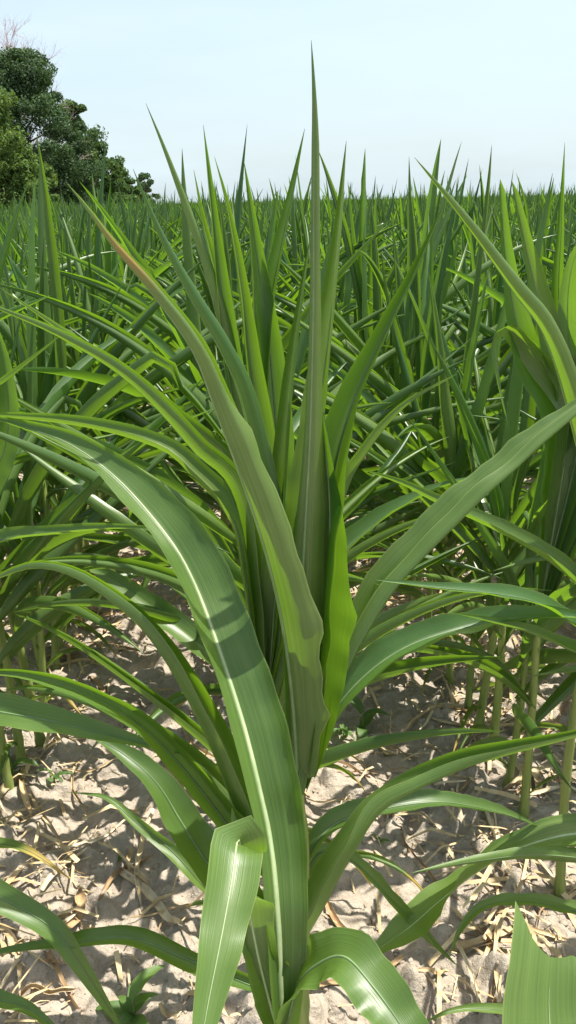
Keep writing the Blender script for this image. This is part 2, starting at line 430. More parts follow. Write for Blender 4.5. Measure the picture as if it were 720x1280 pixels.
def stalk_geometry(top, rng, lean=(0, 0), r0=0.0112, z0=-0.03, k=8):
    zs, rad = [], []
    z = z0; step = 0.045; nodes = []
    zz = 0.03
    while zz < top: nodes.append(zz); zz += step; step = min(step * 1.25, 0.13)
    for z in np.linspace(z0, top, max(10, int((top - z0) / 0.018))):
        f = (z - z0) / (top - z0)
        r = r0 * (1.12 - 0.38 * f)
        r *= 1 + 0.16 * sum(math.exp(-((z - q) / 0.008) ** 2) for q in nodes) - 0.05 * sum(math.exp(-((z - q - 0.02) / 0.012) ** 2) for q in nodes)
        if z < 0.04: r *= 1 + 0.2 * (0.04 - z) / 0.04
        r *= 1 - 0.85 * float(smooth(0.78, 1.0, f))
        zs.append(z); rad.append(r)
    zs = np.array(zs)
    bx, by = rng.uniform(-0.012, 0.012, 2)
    path = np.stack([lean[0] * zs + bx * np.sin(zs * 5), lean[1] * zs + by * np.sin(zs * 4 + 1), zs], 1)
    path[:, 0] -= path[1, 0]; path[:, 1] -= path[1, 1]
    rad[-1] *= 0.5
    return tube(path, rad, k), path

def make_leaf(plant, spine, w, rl, rr, hint, mat='leaf', rib=False, **kw):
    vs_, fs, uv, fr = leaf_geometry(spine, w, rl, rr, hint, **kw)
    o = link('leaf', new_mesh('leaf', vs_, fs, M[mat], uv), plant)
    if rib:
        a, b = midrib_geometry(fr, w)
        link('midrib', new_mesh('midrib', a, b, M['midrib'] if rib == 'pale' else M['midrib_green']), o)
    return o

# ------------------------------------------------------------------ generic corn plants (stalk at the origin, leaves mostly in the local XZ plane)
def plant_spec(seed):
    rng = np.random.RandomState(seed)
    leaves = []
    side = 1 if rng.rand() < 0.5 else -1
    nn = rng.randint(11, 14)
    ztop = rng.uniform(0.60, 0.74)
    for i in range(nn):
        f = i / (nn - 1)
        z = 0.06 + (ztop - 0.06) * f ** 0.62
        side = -side
        az = (0 if side > 0 else math.pi) + rng.normal(0, 0.62)
        mat = 'leaf'
        if f < 0.14:
            L, w = rng.uniform(0.24, 0.38), rng.uniform(0.026, 0.040); e0, e1 = rng.uniform(35, 60), rng.uniform(-75, -35); roll = rng.uniform(0.8, 2.0); mat = 'leaf_low'
        elif f < 0.46:
            L, w = rng.uniform(0.56, 0.80), rng.uniform(0.060, 0.084); e0, e1 = rng.uniform(36, 62), rng.uniform(-30, 20); roll = rng.uniform(1.6, 2.8)
        elif f < 0.87:
            L, w = rng.uniform(0.74, 0.98), rng.uniform(0.072, 0.098); e0, e1 = rng.uniform(30, 62), rng.uniform(4, 42); roll = rng.uniform(2.3, 3.0)
        else:
            L, w = rng.uniform(0.66, 0.92), rng.uniform(0.066, 0.094); e0, e1 = rng.uniform(58, 87), rng.uniform(42, 84); roll = rng.uniform(2.2, 3.0)
            mat = 'leaf_inner' if rng.rand() < 0.4 else 'leaf'
            if f > 0.95: e0, e1 = 88, 85
        p = rng.uniform(0.8, 1.5); kink = rng.uniform(0.5, 0.75) if rng.rand() < 0.10 and 0.3 < f < 0.85 else None
        daz = rng.normal(0, 0.35)
        pts = [np.array((0.0, 0, z))]; n = 12
        for q in range(n):
            v = (q + 0.5) / n
            e = e0 + (e1 - e0) * v ** p
            if kink and v > kink: e = -50 - 25 * (v - kink)
            a = az + daz * v
            e = math.radians(e)
            pts.append(pts[-1] + np.array((math.cos(a) * math.cos(e), math.sin(a) * math.cos(e), math.sin(e))) * L / n)
        rb = roll * rng.uniform(0.6, 0.95)
        if rng.rand() < (0.26 if f > 0.45 else 0.15): roll *= 0.35; rb *= 0.5; mat = 'leaf_inner' if f > 0.5 else mat
        asym = rng.uniform(0.75, 1.2, 2)
        rl = np.array((1.3, rb, (rb + roll) / 2, roll, roll, roll * 1.05)) * asym[0]
        rr = np.array((1.3, rb, (rb + roll) / 2, roll, roll, roll * 1.05)) * asym[1]
        folds = [(0, 0.05, rng.uniform(0.1, 0.5), 0.07)]
        if rng.rand() < 0.6: folds.append((rng.choice((-1, 1)), rng.uniform(0.3, 0.65), rng.uniform(0.5, 1.4, 4), 0.09)); rl *= 0.8; rr *= 0.8
        inward = np.array((-math.cos(az), -math.sin(az), 0))
        leaves.append(dict(spine=pts, w=w, rl=rl, rr=rr, hint=np.array((0, 0, 1.0)) + inward * 0.9, mat=mat, twist=(0, rng.normal(0, 25), rng.normal(0, 60)), seed=int(seed * 31 + i), f=f, folds=folds))
    return dict(leaves=leaves, top=ztop, seed=seed)
NPROTO = 16
SPECS = [plant_spec(100 + i) for i in range(NPROTO)]
PROTO = []
for s in SPECS:
    rng = np.random.RandomState(s['seed'] + 5000)
    (a, b), path = stalk_geometry(s['top'] + 0.02, rng)
    st = new_mesh('stalk', a, b, M['stalk'])
    lv = []
    for l in s['leaves']:
        vs_, fs, uv, fr = leaf_geometry(l['spine'], l['w'], l['rl'], l['rr'], l['hint'], twist=l['twist'], n=24, m=11, seed=l['seed'], folds=l['folds'])
        lv.append((new_mesh('leaf', vs_, fs, M[l['mat']], uv), np.array(l['spine']), l['f']))
    PROTO.append((st, lv))

def place_plant(k, x, y, rng, label, group, keep=None):
    """a copy of one generic plant; keep(points, f) can drop single leaves"""
    st, lv = PROTO[k]
    e = bpy.data.objects.new('corn_plant', None); COL.objects.link(e)
    e.empty_display_size = 0.1
    s = rng.uniform(0.88, 1.16) if keep is None else rng.uniform(0.92, 1.0)
    az = (0 if rng.rand() < 0.5 else math.pi) + rng.normal(0, 0.42)
    tx, ty = rng.normal(0, 0.06, 2) * (1.0 if keep is None else 0.12)
    z = ground_z(x, y) if abs(x) < 5 and y < 12 else float(ground_base(x, y))
    e.location = (x, y, z); e.rotation_euler = (tx, ty, az); e.scale = (s, s, s)
    tag(e, label, 'corn plant', group)
    mat = Matrix.LocRotScale(e.location, e.rotation_euler, e.scale)
    mw = np.array(mat)
    link('stalk', st, e)
    for me_, sp, f in lv:
        if keep is not None:
            wp = sp @ mw[:3, :3].T + mw[:3, 3]
            if not keep(wp, f): continue
        link('leaf', me_, e)
    return e

# ------------------------------------------------------------------ traced plants near the camera
def traced_plant(x, y, top, label, lean=(0, 0), seed=1, r0=0.0135):
    e = bpy.data.objects.new('corn_plant', None); COL.objects.link(e); e.empty_display_size = 0.1
    e.location = (x, y, ground_z(x, y)); tag(e, label, 'corn plant', 'corn plants around the tall central plant')
    (a, b), path = stalk_geometry(top, np.random.RandomState(seed), lean, r0, k=12)
    link('stalk', new_mesh('stalk', a, b, M['stalk']), e)
    return e
SEED = [900]
def fill_y(pts):
    """pixel control points; a missing distance is interpolated between its neighbours"""
    p = [list(q) + [None] * (3 - len(q)) for q in pts]
    ks = [i for i, q in enumerate(p) if q[2] is not None]
    for i, q in enumerate(p):
        if q[2] is None: q[2] = float(np.interp(i, ks, [p[k][2] for k in ks]))
    return np.array([P(*q) for q in p])
def TL(plant, pts, w, roll, hint, mat='leaf', rib=True, n=46, m=13, base_z=None, **kw):
    sp = fill_y(pts)
    if base_z is not None:
        b = np.array(plant.location) + np.array((0, 0, base_z))
        sp = np.vstack([b[None], sp])
    inv = np.array(Matrix.LocRotScale(plant.location, plant.rotation_euler, plant.scale).inverted())
    rot = np.array(plant.rotation_euler.to_matrix().transposed())
    sp = sp @ inv[:3, :3].T + inv[:3, 3]
    h = np.atleast_2d(np.asarray(hint, float)) @ rot.T
    if len(h) == 1: h = h[0]
    if isinstance(roll, tuple): rl, rr = roll
    else: rl = rr = roll
    SEED[0] += 1
    return make_leaf(plant, sp, w, rl, rr, h, mat, rib, n=n, m=m, seed=SEED[0], **kw)

CAMF = (0.25, -1.0, 0.55)
# --- the tall central plant
A = traced_plant(0.0, 1.15, 0.62, 'tall central corn plant with one long rolled spike leaf standing straight against the sky', (0.02, 0.0), 3, 0.0145)
TL(A, [(374, 960, 1.15), (375, 860), (376, 760), (381, 660), (387, 550), (391, 410), (392, 260), (392, 140), (389, 50, 1.15)], 0.086,
   ([1.2, 1.0, 0.9, 1.1, 1.5, 2.1, 2.5, 2.8], [1.2, 0.8, 0.6, 0.8, 1.4, 2.1, 2.5, 2.8]), (0.45, 1, 0.0), bumps=[(0.25, -1, 0.35, 0.07), (0.42, -1, 0.2, 0.05)], folds=[(1, 0.35, [0, 0.4, 0.8, 0.8, 0.4], 0.08), (-1, 0.12, [0, 0.5, 0.6, 0.4, 0], 0.08)], m=19, widths=[0.75, 0.95, 1.12, 1.08, 0.86, 0.66, 0.52, 0.42, 0.32, 0.03], wave=0.004)
TL(A, [(372, 970, 1.15), (366, 880, 1.13), (353, 780, 1.11), (332, 690), (302, 600, 1.08), (268, 510), (241, 440, 1.05), (190, 368), (140, 308), (108, 262), (84, 230, 1.0)], 0.098,
   ([1.2, 1.0, 0.9, 0.9, 1.1, 1.6, 2.4, 2.6, 2.8], [1.6, 1.6, 1.5, 1.5, 1.7, 2.1, 2.4, 2.6, 2.8]), (0.75, 0.75, 0.35), 'leaf_scorched', bumps=[(0.13, -1, 0.36, 0.035), (0.30, -1, 0.34, 0.04), (0.62, -1, 0.25, 0.04)], folds=[(1, 0.15, [0.2, 0.7, 0.9, 0.9, 0.6, 0.3], 0.10), (-1, 0.55, [0, 0.4, 0.6, 0.9, 0.4], 0.1)], m=19, widths=[0.6, 0.85, 1, 1, 0.95, 0.85, 0.68, 0.5, 0.3, 0.03])
TL(A, [(384, 960, 1.16), (393, 860, 1.17), (400, 760), (408, 660), (420, 580), (443, 500, 1.2), (482, 415), (517, 345), (541, 290), (558, 250, 1.25)], 0.112,
   ([1.2, 1.1, 1.0, 1.0, 1.1, 1.4, 1.7, 1.9], [0.9, 0.8, 0.5, 0.4, 0.5, 0.8, 1.3, 1.5]), (-0.75, -0.5, 0.5), 'leaf_inner', folds=[(-1, 0.05, [0.2, 0.6, 0.9, 0.9, 0.9], 0.06)], m=19, widths=[0.55, 0.75, 0.9, 1, 0.95, 0.8, 0.58, 0.4, 0.25, 0.03])
TL(A, [(380, 960, 1.17), (396, 880), (407, 790), (411, 710), (412, 630), (406, 555), (397, 480), (391, 410, 1.18)], 0.098, [0.8, 0.6, 0.5, 0.6, 1.0, 1.8, 2.4], (-0.5, -1, 0.1), 'leaf_inner', bumps=[(0.42, 1, 0.4, 0.07)], widths=[0.6, 0.9, 1, 0.9, 0.75, 0.5, 0.25, 0.03])
TL(A, [(376, 990, 1.145), (391, 920), (418, 860), (452, 790), (497, 722), (560, 658), (625, 596), (690, 540), (770, 476, 1.36)], 0.082,
   ([1.4, 1.4, 1.2, 0.9, 0.6, 0.4, 0.4, 0.8], [1.8, 1.7, 1.4, 1.0, 0.6, 0.4, 0.4, 0.8]), (-0.45, -0.75, 0.8), widths=[0.6, 0.75, 0.9, 1, 1, 0.98, 0.92, 0.8, 0.6, 0.2], twist=(0, 0, -8, -18, -22, -20), folds=[(1, 0.42, [1.2, 1.6, 2.0, 2.3, 2.4, 2.2], 0.07), (-1, 0.04, [0.6, 0.6, 0.4, 0.2, 0.1], 0.06)], m=21)
TL(A, [(382, 985, 1.16), (412, 900, 1.18), (455, 846, 1.2), (510, 808, 1.22), (580, 785), (650, 772), (720, 772), (770, 785, 1.3)], 0.068, ([1.5, 1.0, 0.7, 0.6, 0.8, 1.2], [1.4, 0.8, 0.5, 0.4, 0.5, 1.0]), (0.1, -0.35, 1), 'leaf_inner', folds=[(0, 0.04, [0.5, 0.3, 0.3, 0.4], 0.06)])
TL(A, [(368, 1120, 1.15), (337, 1086, 1.14), (302, 1022, 1.13), (267, 933, 1.12), (225, 850), (180, 785), (133, 745), (89, 718), (44, 709), (0, 722), (-40, 745, 1.1)], 0.082, [1.3, 1.4, 1.4, 1.5, 1.6, 1.8], (0.35, -0.35, 1), folds=[(-1, 0.4, [0.5, 1.0, 0.6, 1.2, 0.8], 0.08), (1, 0.5, [0.8, 0.4, 1.0, 0.8], 0.08)], m=19)
TL(A, [(366, 1130, 1.13), (330, 1088), (284, 1031, 1.1), (236, 969), (178, 909), (111, 870), (44, 848), (-10, 842), (-60, 850, 1.0)], 0.078, ([1.6, 1.3, 1.0, 0.8, 0.9, 1.2], [0.9, 0.9, 0.8, 0.8, 0.9, 1.2]), (0.0, -0.4, 1), folds=[(1, 0.35, [0.8, 1.0, 1.3, 1.3, 1.0], 0.08)], m=19)
TL(A, [(362, 1190, 1.13), (322, 1150), (268, 1090, 1.1), (228, 1030), (195, 978), (150, 940), (104, 915, 1.2)], 0.085, [1.2, 0.8, 0.6, 0.5, 0.6, 1.2], (0.35, -0.5, 1))
TL(A, [(360, 1220, 1.15), (300, 1160), (246, 1098, 1.15), (213, 1062), (169, 1027), (133, 999), (80, 990, 1.25)], 0.034, [1.2, 1.1, 0.8, 1.2], (0.1, -0.3, 1), twist=(0, 20, -40, 60))
TL(A, [(358, 1250, 1.06), (290, 1222), (232, 1198), (160, 1172), (75, 1182), (0, 1192), (-50, 1205, 1.02)], 0.046, [1.5, 1.4, 1.0, 1.5], (0.1, -0.4, 1), twist=(0, -30, 10, 40))
TL(A, [(366, 1230, 1.06), (379, 1172, 1.045), (410, 1112), (445, 1057), (482, 1010), (560, 965), (622, 942), (712, 920), (780, 900, 1.1)], 0.076, ([1.8, 1.8, 1.8, 1.3, 1.7, 1.9, 2.2], [1.2, 1.1, 1.0, 1.2, 1.3, 1.4, 1.6]), (-0.5, -0.35, 1), folds=[(1, 0.4, [0.6, 0.9, 0.5, 1.4, 1.2, 0.9], 0.07)], m=19, twist=(0, 10, -35, 20, 30))
TL(A, [(374, 1100, 1.16), (396, 1052, 1.18), (437, 1022), (535, 1003), (610, 1012), (678, 1034, 1.3)], 0.056, [1.4, 1.0, 0.8, 0.9, 1.4], (0, -0.2, 1))
TL(A, [(372, 1120, 1.17), (400, 1066, 1.2), (445, 1080), (490, 1125), (535, 1170), (574, 1209, 1.25)], 0.034, [1.2, 0.9, 0.9, 1.4], (0.3, -0.3, 1), twist=(0, 0, 40, 90))

# --- the low plant in front of it, whose broad flat leaf shows its pale midrib
B = traced_plant(-0.012, 0.86, 0.39, 'low corn plant with a broad flat leaf and pale midrib before the tall central plant', (0.0, 0.0), 5)
TL(B, [(353, 1310, 0.86), (350, 1230, 0.875), (346, 1140, 0.90), (337, 1050, 0.945), (317, 957, 0.99), (300, 893, 1.03), (273, 810, 1.08), (243, 730, 1.14), (210, 672, 1.18), (150, 602, 1.25), (90, 557, 1.29), (30, 534, 1.31), (-40, 515, 1.32)], 0.118,
   ([1.0, 0.7, 0.6, 0.5, 0.45, 0.4, 0.5, 1.0, 2.0], [1.0, 0.5, 0.35, 0.25, 0.2, 0.25, 0.4, 1.0, 2.0]), (0.20, -0.8, 0.85), widths=[0.32, 0.58, 0.76, 0.90, 1.0, 0.98, 0.90, 0.75, 0.5, 0.25, 0.03], rib='pale', n=70, m=21, vfold=0.08,
   folds=[(-1, 0.05, [0.5, 0.7, 0.85, 0.9, 0.85, 0.6, 0.3, 0.2], 0.06), (1, 0.75, [0, 0.3, 0.5, 0.3, 0.5, 0.2], 0.12)], wave=0.009)
TL(B, [(350, 1300, 0.875), (324, 1200, 0.872), (305, 1100, 0.862), (298, 1050, 0.828), (289, 1105, 0.77), (275, 1180, 0.715), (259, 1260, 0.665), (246, 1340, 0.62), (240, 1400, 0.59)], 0.064,
   [1.0, 0.7, 0.35, 0.25, 0.3, 0.4, 0.5], [(0, 1, .3), (0.1, 0.8, .6), (0.1, 0.1, 1), (0.15, -1, 0.6), (0.15, -1, .5), (.15, -1, .5)], widths=[0.45, 0.6, 0.75, 0.95, 1, 1, 0.95, 0.75, 0.4, 0.05], rib='pale')
TL(B, [(352, 1310, 0.875), (340, 1235, 0.88), (322, 1170, 0.89), (306, 1110, 0.91), (296, 1060, 0.95), (290, 1010, 1.0)], 0.062, [0.9, 0.4, 0.35, 0.5, 1.0], (0.3, -1, 0.4))
TL(B, [(357, 1290, 0.87), (372, 1232, 0.865), (398, 1205, 0.855), (430, 1196, 0.835), (462, 1228, 0.80), (500, 1280, 0.76), (545, 1350, 0.71)], 0.070,
   [0.9, 0.6, 0.35, 0.3, 0.35, 0.5], [(-0.6, 0.5, 0.7), (-0.4, 0.0, 1), (0.2, -0.5, 1), (0.45, -1, 0.7), (0.45, -1, 0.7)], widths=[0.5, 0.75, 0.95, 1, 1, 0.85, 0.5])

# --- plants behind it in the same row: partly generic, with their spikes traced
prng = np.random.RandomState(77)
def behind(y, k, label, fmax):
    return place_plant(k, row_x(0, y), y, prng, label, 'corn plants around the tall central plant', keep=lambda wp, f: f < fmax and wp[:, 1].min() > 1.26)
D = behind(1.37, 2, 'corn plant directly behind the tall central plant in its row', 0.42)
E = behind(1.53, 5, 'corn plant second behind the tall central plant in its row', 0.58)
G = behind(1.69, 7, 'corn plant third behind the tall central plant in its row', 0.68)
TL(D, [(350, 760, 1.37), (324, 610), (301, 500), (275, 438), (236, 370), (196, 290), (166, 211, 1.3)], 0.078, [1.0, 0.9, 1.3, 2.2, 2.5, 2.7], (0.7, 0.6, 0.4), 'leaf_inner', base_z=0.6)
TL(D, [(378, 660, 1.37), (398, 520), (412, 410), (425, 290), (433, 176, 1.4)], 0.076, [1.2, 0.8, 0.7, 1.1, 1.9, 2.4], (-0.6, -0.7, 0.2), 'leaf', base_z=0.62)
TL(D, [(352, 640, 1.37), (365, 480), (380, 360), (389, 292, 1.42)], 0.06, [1.2, 1.0, 1.8, 2.4], (-0.6, -0.6, 0.2), 'leaf', base_z=0.6)
TL(D, [(305, 705, 1.38), (284, 640), (240, 592), (200, 560), (111, 534), (0, 521), (-50, 522, 1.45)], 0.072, [1.2, 1.2, 1.5, 2.0], (0.3, -0.3, 1), base_z=0.45)
TL(D, [(300, 645, 1.4), (240, 562), (165, 481), (80, 425), (0, 388), (-40, 372, 1.3)], 0.078, [1.2, 1.6, 2.2, 2.6], (0.4, -0.1, 1), base_z=0.52)
TL(D, [(425, 640, 1.42), (455, 572), (505, 510), (572, 467, 1.4)], 0.066, [1.2, 1.6, 2.2, 2.5], (-0.4, -0.1, 1), base_z=0.5)
TL(E, [(330, 740, 1.53), (302, 570), (277, 425), (256, 340), (232, 268), (205, 190), (182, 129, 1.5)], 0.076, [1.1, 0.9, 1.4, 2.2, 2.5, 2.7], (0.6, 0.6, 0.4), base_z=0.6)
TL(E, [(322, 660, 1.53), (294, 500), (277, 370), (264, 250), (254, 156, 1.53)], 0.07, [1.1, 0.8, 1.0, 1.6, 2.3], (0.4, -0.8, 0.2), 'leaf_inner', base_z=0.6)
TL(E, [(305, 625, 1.53), (215, 521), (140, 462), (58, 402), (0, 360, 1.45)], 0.07, [1.2, 1.6, 2.2, 2.5], (0.4, -0.1, 1), base_z=0.5)
TL(E, [(330, 600, 1.53), (312, 450), (300, 350), (283, 255), (268, 196, 1.5)], 0.07, [1.1, 0.8, 1.3, 2.0, 2.4], (0.4, -0.7, 0.2), base_z=0.62)
TL(G, [(345, 600, 1.69), (340, 470), (329, 380), (317, 290), (305, 202, 1.69)], 0.08, [1.0, 0.6, 0.6, 1.2, 1.8], (0.3, -1, 0.1), 'leaf_inner', base_z=0.6)
TL(G, [(322, 600, 1.69), (333, 420), (349, 320), (366, 240), (381, 161, 1.72)], 0.072, [1.1, 0.8, 0.9, 1.5, 2.0], (-0.5, -0.8, 0.1), 'leaf_inner', base_z=0.62)
TL(G, [(305, 560, 1.69), (275, 370), (254, 280), (242, 212, 1.65)], 0.066, [1.1, 0.9, 1.6, 2.3], (0.4, -0.6, 0.3), base_z=0.6)

# --- neighbouring rows close by: plants that stand beside the frame with some leaves reaching into it
def off_frame(wp, f):
    x, y, z = proj(spline(wp, 20)[0])
    inside = (z > 0.1) & (x > -25) & (x < 745) & (y < 1310) & (y > -20)
    return inside.mean() < 0.06
def outskirt(row, y, k, label, keep=off_frame):
    return place_plant(k, row_x(row, y) + prng.normal(0, 0.012), y, prng, label, 'corn plants around the tall central plant', keep=keep)
RA = outskirt(1, 0.98, 3, 'corn plant beside the low front plant, with a broad torn leaf')
RB = outskirt(1, 1.30, 6, 'corn plant abreast of the tall central plant, low leaves crossing the bare soil')
RC = outskirt(1, 1.54, 9, 'foremost visible stalk in the first row away from the trees', keep=lambda wp, f: f < 0.5 and off_frame(wp, f))
RD = outskirt(1, 1.80, 11, 'corn plant with a bent-over leaf and broad bright upright leaves', keep=lambda wp, f: f < 0.35 or (f < 0.7 and off_frame(wp, f)))
TL(RA, [(812, 1440, 0.84), (735, 1400, 0.78), (697, 1330, 0.74), (686, 1260, 0.77), (690, 1178, 0.82)], 0.150, [0.8, 0.4, 0.15, 0.1, 0.08], (0.1, -0.85, 0.8), rib='pale', widths=[0.35, 0.7, 1.0, 1.08, 0.95, 0.72], cut=[0.05, 0.028, 0.0, -0.016, -0.022, -0.02, -0.012, -0.016, -0.01], base_z=0.25, vfold=0.05)
TL(RB, [(790, 1046, 1.3), (720, 1042), (650, 1060), (600, 1088), (550, 1126), (508, 1162), (452, 1200, 1.2)], 0.085, [1.3, 0.9, 0.6, 1.2, 0.4, 0.5, 0.8], (-0.1, -0.5, 1), rib='pale', twist=(0, 0, 20, 75, 10, 0), widths=[0.5, 0.8, 0.95, 0.75, 0.9, 1.0, 0.7, 0.05], base_z=0.28)
TL(RB, [(800, 1085, 1.28), (720, 1072), (660, 1069), (585, 1078), (512, 1092, 1.12)], 0.05, [1.3, 1.0, 1.0, 1.5], (0, -0.3, 1), base_z=0.24)
TL(RB, [(800, 1165, 1.3), (720, 1140), (660, 1127), (610, 1131), (580, 1156), (560, 1197, 1.2)], 0.046, [1.2, 0.9, 0.7, 1.0], (0, -0.2, 1), base_z=0.16)
TL(RB, [(790, 1310, 1.15), (690, 1280), (620, 1262), (565, 1264), (524, 1282, 1.1)], 0.042, [1.2, 0.8, 0.7, 1.0], (0, -0.3, 1), base_z=0.10)
TL(RB, [(800, 850, 1.33), (720, 783), (670, 753), (607, 741), (545, 735), (470, 725, 1.18)], 0.058, [1.3, 1.0, 0.8, 1.2], (0.1, -0.3, 1), 'leaf_inner', base_z=0.5)
TL(RB, [(810, 850, 1.33), (720, 815), (670, 794), (628, 781), (566, 766, 1.2)], 0.055, [1.3, 1.2, 1.2, 1.8], (0.1, -0.3, 1), base_z=0.45)
TL(RC, [(780, 775, 1.54), (720, 728), (670, 690), (607, 656), (545, 628), (503, 606), (453, 587, 1.45)], 0.075, [1.3, 1.2, 1.2, 1.8], (0.2, -0.3, 1), base_z=0.5)
TL(RC, [(735, 640, 1.54), (712, 520), (681, 422), (640, 363), (585, 285), (518, 197, 1.4)], 0.092, [1.2, 1.5, 2.0, 2.5, 2.7], (0.5, 0.2, 0.8), base_z=0.6)
TL(RD, [(745, 600, 1.8), (712, 510), (682, 462), (655, 428), (632, 410), (615, 430), (622, 480), (637, 540, 1.7)], 0.086, [1.2, 1.0, 0.8, 0.6, 0.5, 0.8], [(-.3, -.3, 1), (-.3, -.3, 1), (-.3, -.5, 1), (-1, -.6, .4), (-1, -.6, .3)], base_z=0.55)
TL(RD, [(728, 520, 1.8), (700, 400), (702, 280), (706, 178, 1.75)], 0.06, [1.2, 1.0, 1.2, 2.2], (-0.4, -0.8, 0.1), 'leaf_inner', base_z=0.62)
TL(RD, [(700, 540, 1.8), (655, 440), (633, 330), (625, 224, 1.72)], 0.115, [1.1, 0.6, 0.45, 0.6, 1.4], (0.3, -1, 0.1), 'leaf_inner', base_z=0.6, widths=[.5, .8, 1, 1, .8, .5, .28, .12])
TL(RD, [(712, 520, 1.8), (690, 440), (662, 330), (640, 227, 1.72)], 0.10, [1.1, 0.6, 0.6, 1.3], (0.3, -1, 0.1), 'leaf', base_z=0.6, widths=[.5, .8, 1, 1, .8, .6, .35, .12])
TL(RD, [(735, 520, 1.8), (712, 430), (712, 350), (730, 305), (770, 320, 1.7)], 0.082, [1.1, 0.5, 0.4, 0.7], (-0.3, -1, 0.2), 'leaf_inner', base_z=0.6)
LA = outskirt(-1, 1.05, 4, 'corn plant beside the low front plant on the tree side, dark leaf crossing bare soil')
LB = outskirt(-1, 1.30, 8, 'corn plant abreast of the tall central plant on the tree side')
LC = outskirt(-1, 1.52, 10, 'corn plant on the tree side with a level leaf aimed at the central plant')
LD = outskirt(-1, 1.78, 12, 'corn plant on the tree side with a broad bright upright leaf')
TL(LB, [(-150, 862, 1.27), (-60, 880), (0, 890), (67, 902), (133, 918), (226, 942, 1.08)], 0.078, [1.2, 0.7, 0.5, 0.5, 1.2], (0.1, -0.7, 1), base_z=0.5)
TL(LA, [(-120, 1070, 1.08), (-40, 1100), (0, 1122), (65, 1160), (100, 1205), (158, 1295, 1.0)], 0.056, [1.2, 0.8, 0.5, 0.6, 1.0], (-0.2, -0.5, 1), base_z=0.35)
TL(LB, [(-90, 1050, 1.28), (0, 1055), (40, 1066), (88, 1099, 1.22)], 0.036, [1.2, 0.7, 0.7], (0, -0.3, 1), 'leaf_low', base_z=0.2)
TL(LA, [(-70, 1240, 1.03), (0, 1250), (40, 1264), (85, 1300, 0.98)], 0.046, [1.2, 0.7, 0.8], (0, -0.4, 1), base_z=0.15)
TL(LC, [(-160, 715, 1.5), (0, 676), (67, 667), (133, 661), (207, 660, 1.2)], 0.056, [1.3, 1.1, 1.1, 1.7], (0.1, -0.5, 1), base_z=0.6)
TL(LC, [(-70, 530, 1.5), (0, 482), (40, 450), (80, 416, 1.5)], 0.055, [1.3, 1.6, 2.3], (-0.3, -0.3, 1), base_z=0.6)
TL(LD, [(-40, 660, 1.78), (6, 560), (8, 470), (-10, 390, 1.75)], 0.075, [1.1, 0.4, 0.4, 1.0], (0.3, -1, 0.2), 'leaf_inner', base_z=0.55)

# ------------------------------------------------------------------ all other plants of the field, row by row
ORD = ['', 'first', 'second', 'third', 'fourth', 'fifth', 'sixth', 'seventh', 'eighth', 'ninth', 'tenth', 'eleventh', 'twelfth']
frng = np.random.RandomState(2024)
spots = []
YMAX = 230.0
TREE_X0 = -9.6
for k in range(-16, 120):
    x0 = ROW_X0 + k * ROW_S
    if x0 < TREE_X0: continue
    y = {0: 1.84, 1: 1.93, -1: 1.95}.get(k, 1.5 + frng.rand() * 0.15)
    while y < YMAX:
        x = row_x(k, y) + frng.normal(0, 0.014)
        if y > 60 and frng.rand() < 0.45: pass
        elif abs(x) < 0.37 * y + 2.2: spots.append((k, x, y))
        y += max(0.09, frng.normal(0.155, 0.03)) * (0.76 if abs(k) == 1 and y < 3.4 else 1 if y < 45 else 1.7 if y < 110 else 2.6)
near, far = [], []
cand = []
for s in spots:
    k, x, y = s
    depth = y * CP + 0.7 * SP
    vis = abs(x) < 0.333 * depth + 0.32
    cand.append((y if vis else 1e6 + y, s))
cand.sort(key=lambda c: c[0])
N_IND = 300 - 13
near = [s for d, s in cand[:N_IND] if d < 1e6]; far = [s for d, s in cand[N_IND:]]
COUNT = {0: 4, 1: 4, -1: 4}
ORD += ['thirteenth', 'fourteenth', 'fifteenth', 'sixteenth', 'seventeenth', 'eighteenth', 'nineteenth', 'twentieth']
for (k, x, y) in near:
    COUNT[k] = c = COUNT.get(k, 0) + 1
    if k == 0:
        lab, grp = 'corn plant farther back in the row of the tall central plant', 'corn plants of the central row'
        if c <= 20: lab = '%s corn plant behind the tall central one, counted along its own row' % ORD[c - 1]
    else:
        sd = 'toward the trees' if k < 0 else 'away from the trees'
        lab = 'rolled-leaf corn plant farther along the %s row over %s' % (ORD[min(abs(k), 12)], sd)
        if abs(k) <= 3 and c <= 20: lab = '%s corn plant along the %s row over %s' % (ORD[c], ORD[abs(k)], sd)
        grp = 'corn plants of the %s row %s' % (ORD[min(abs(k), 12)], sd)
    keep = None
    if k == 0 and y < 2.5: keep = lambda wp, f: f < 0.84
    place_plant(frng.randint(NPROTO), x, y, frng, lab, grp, keep)

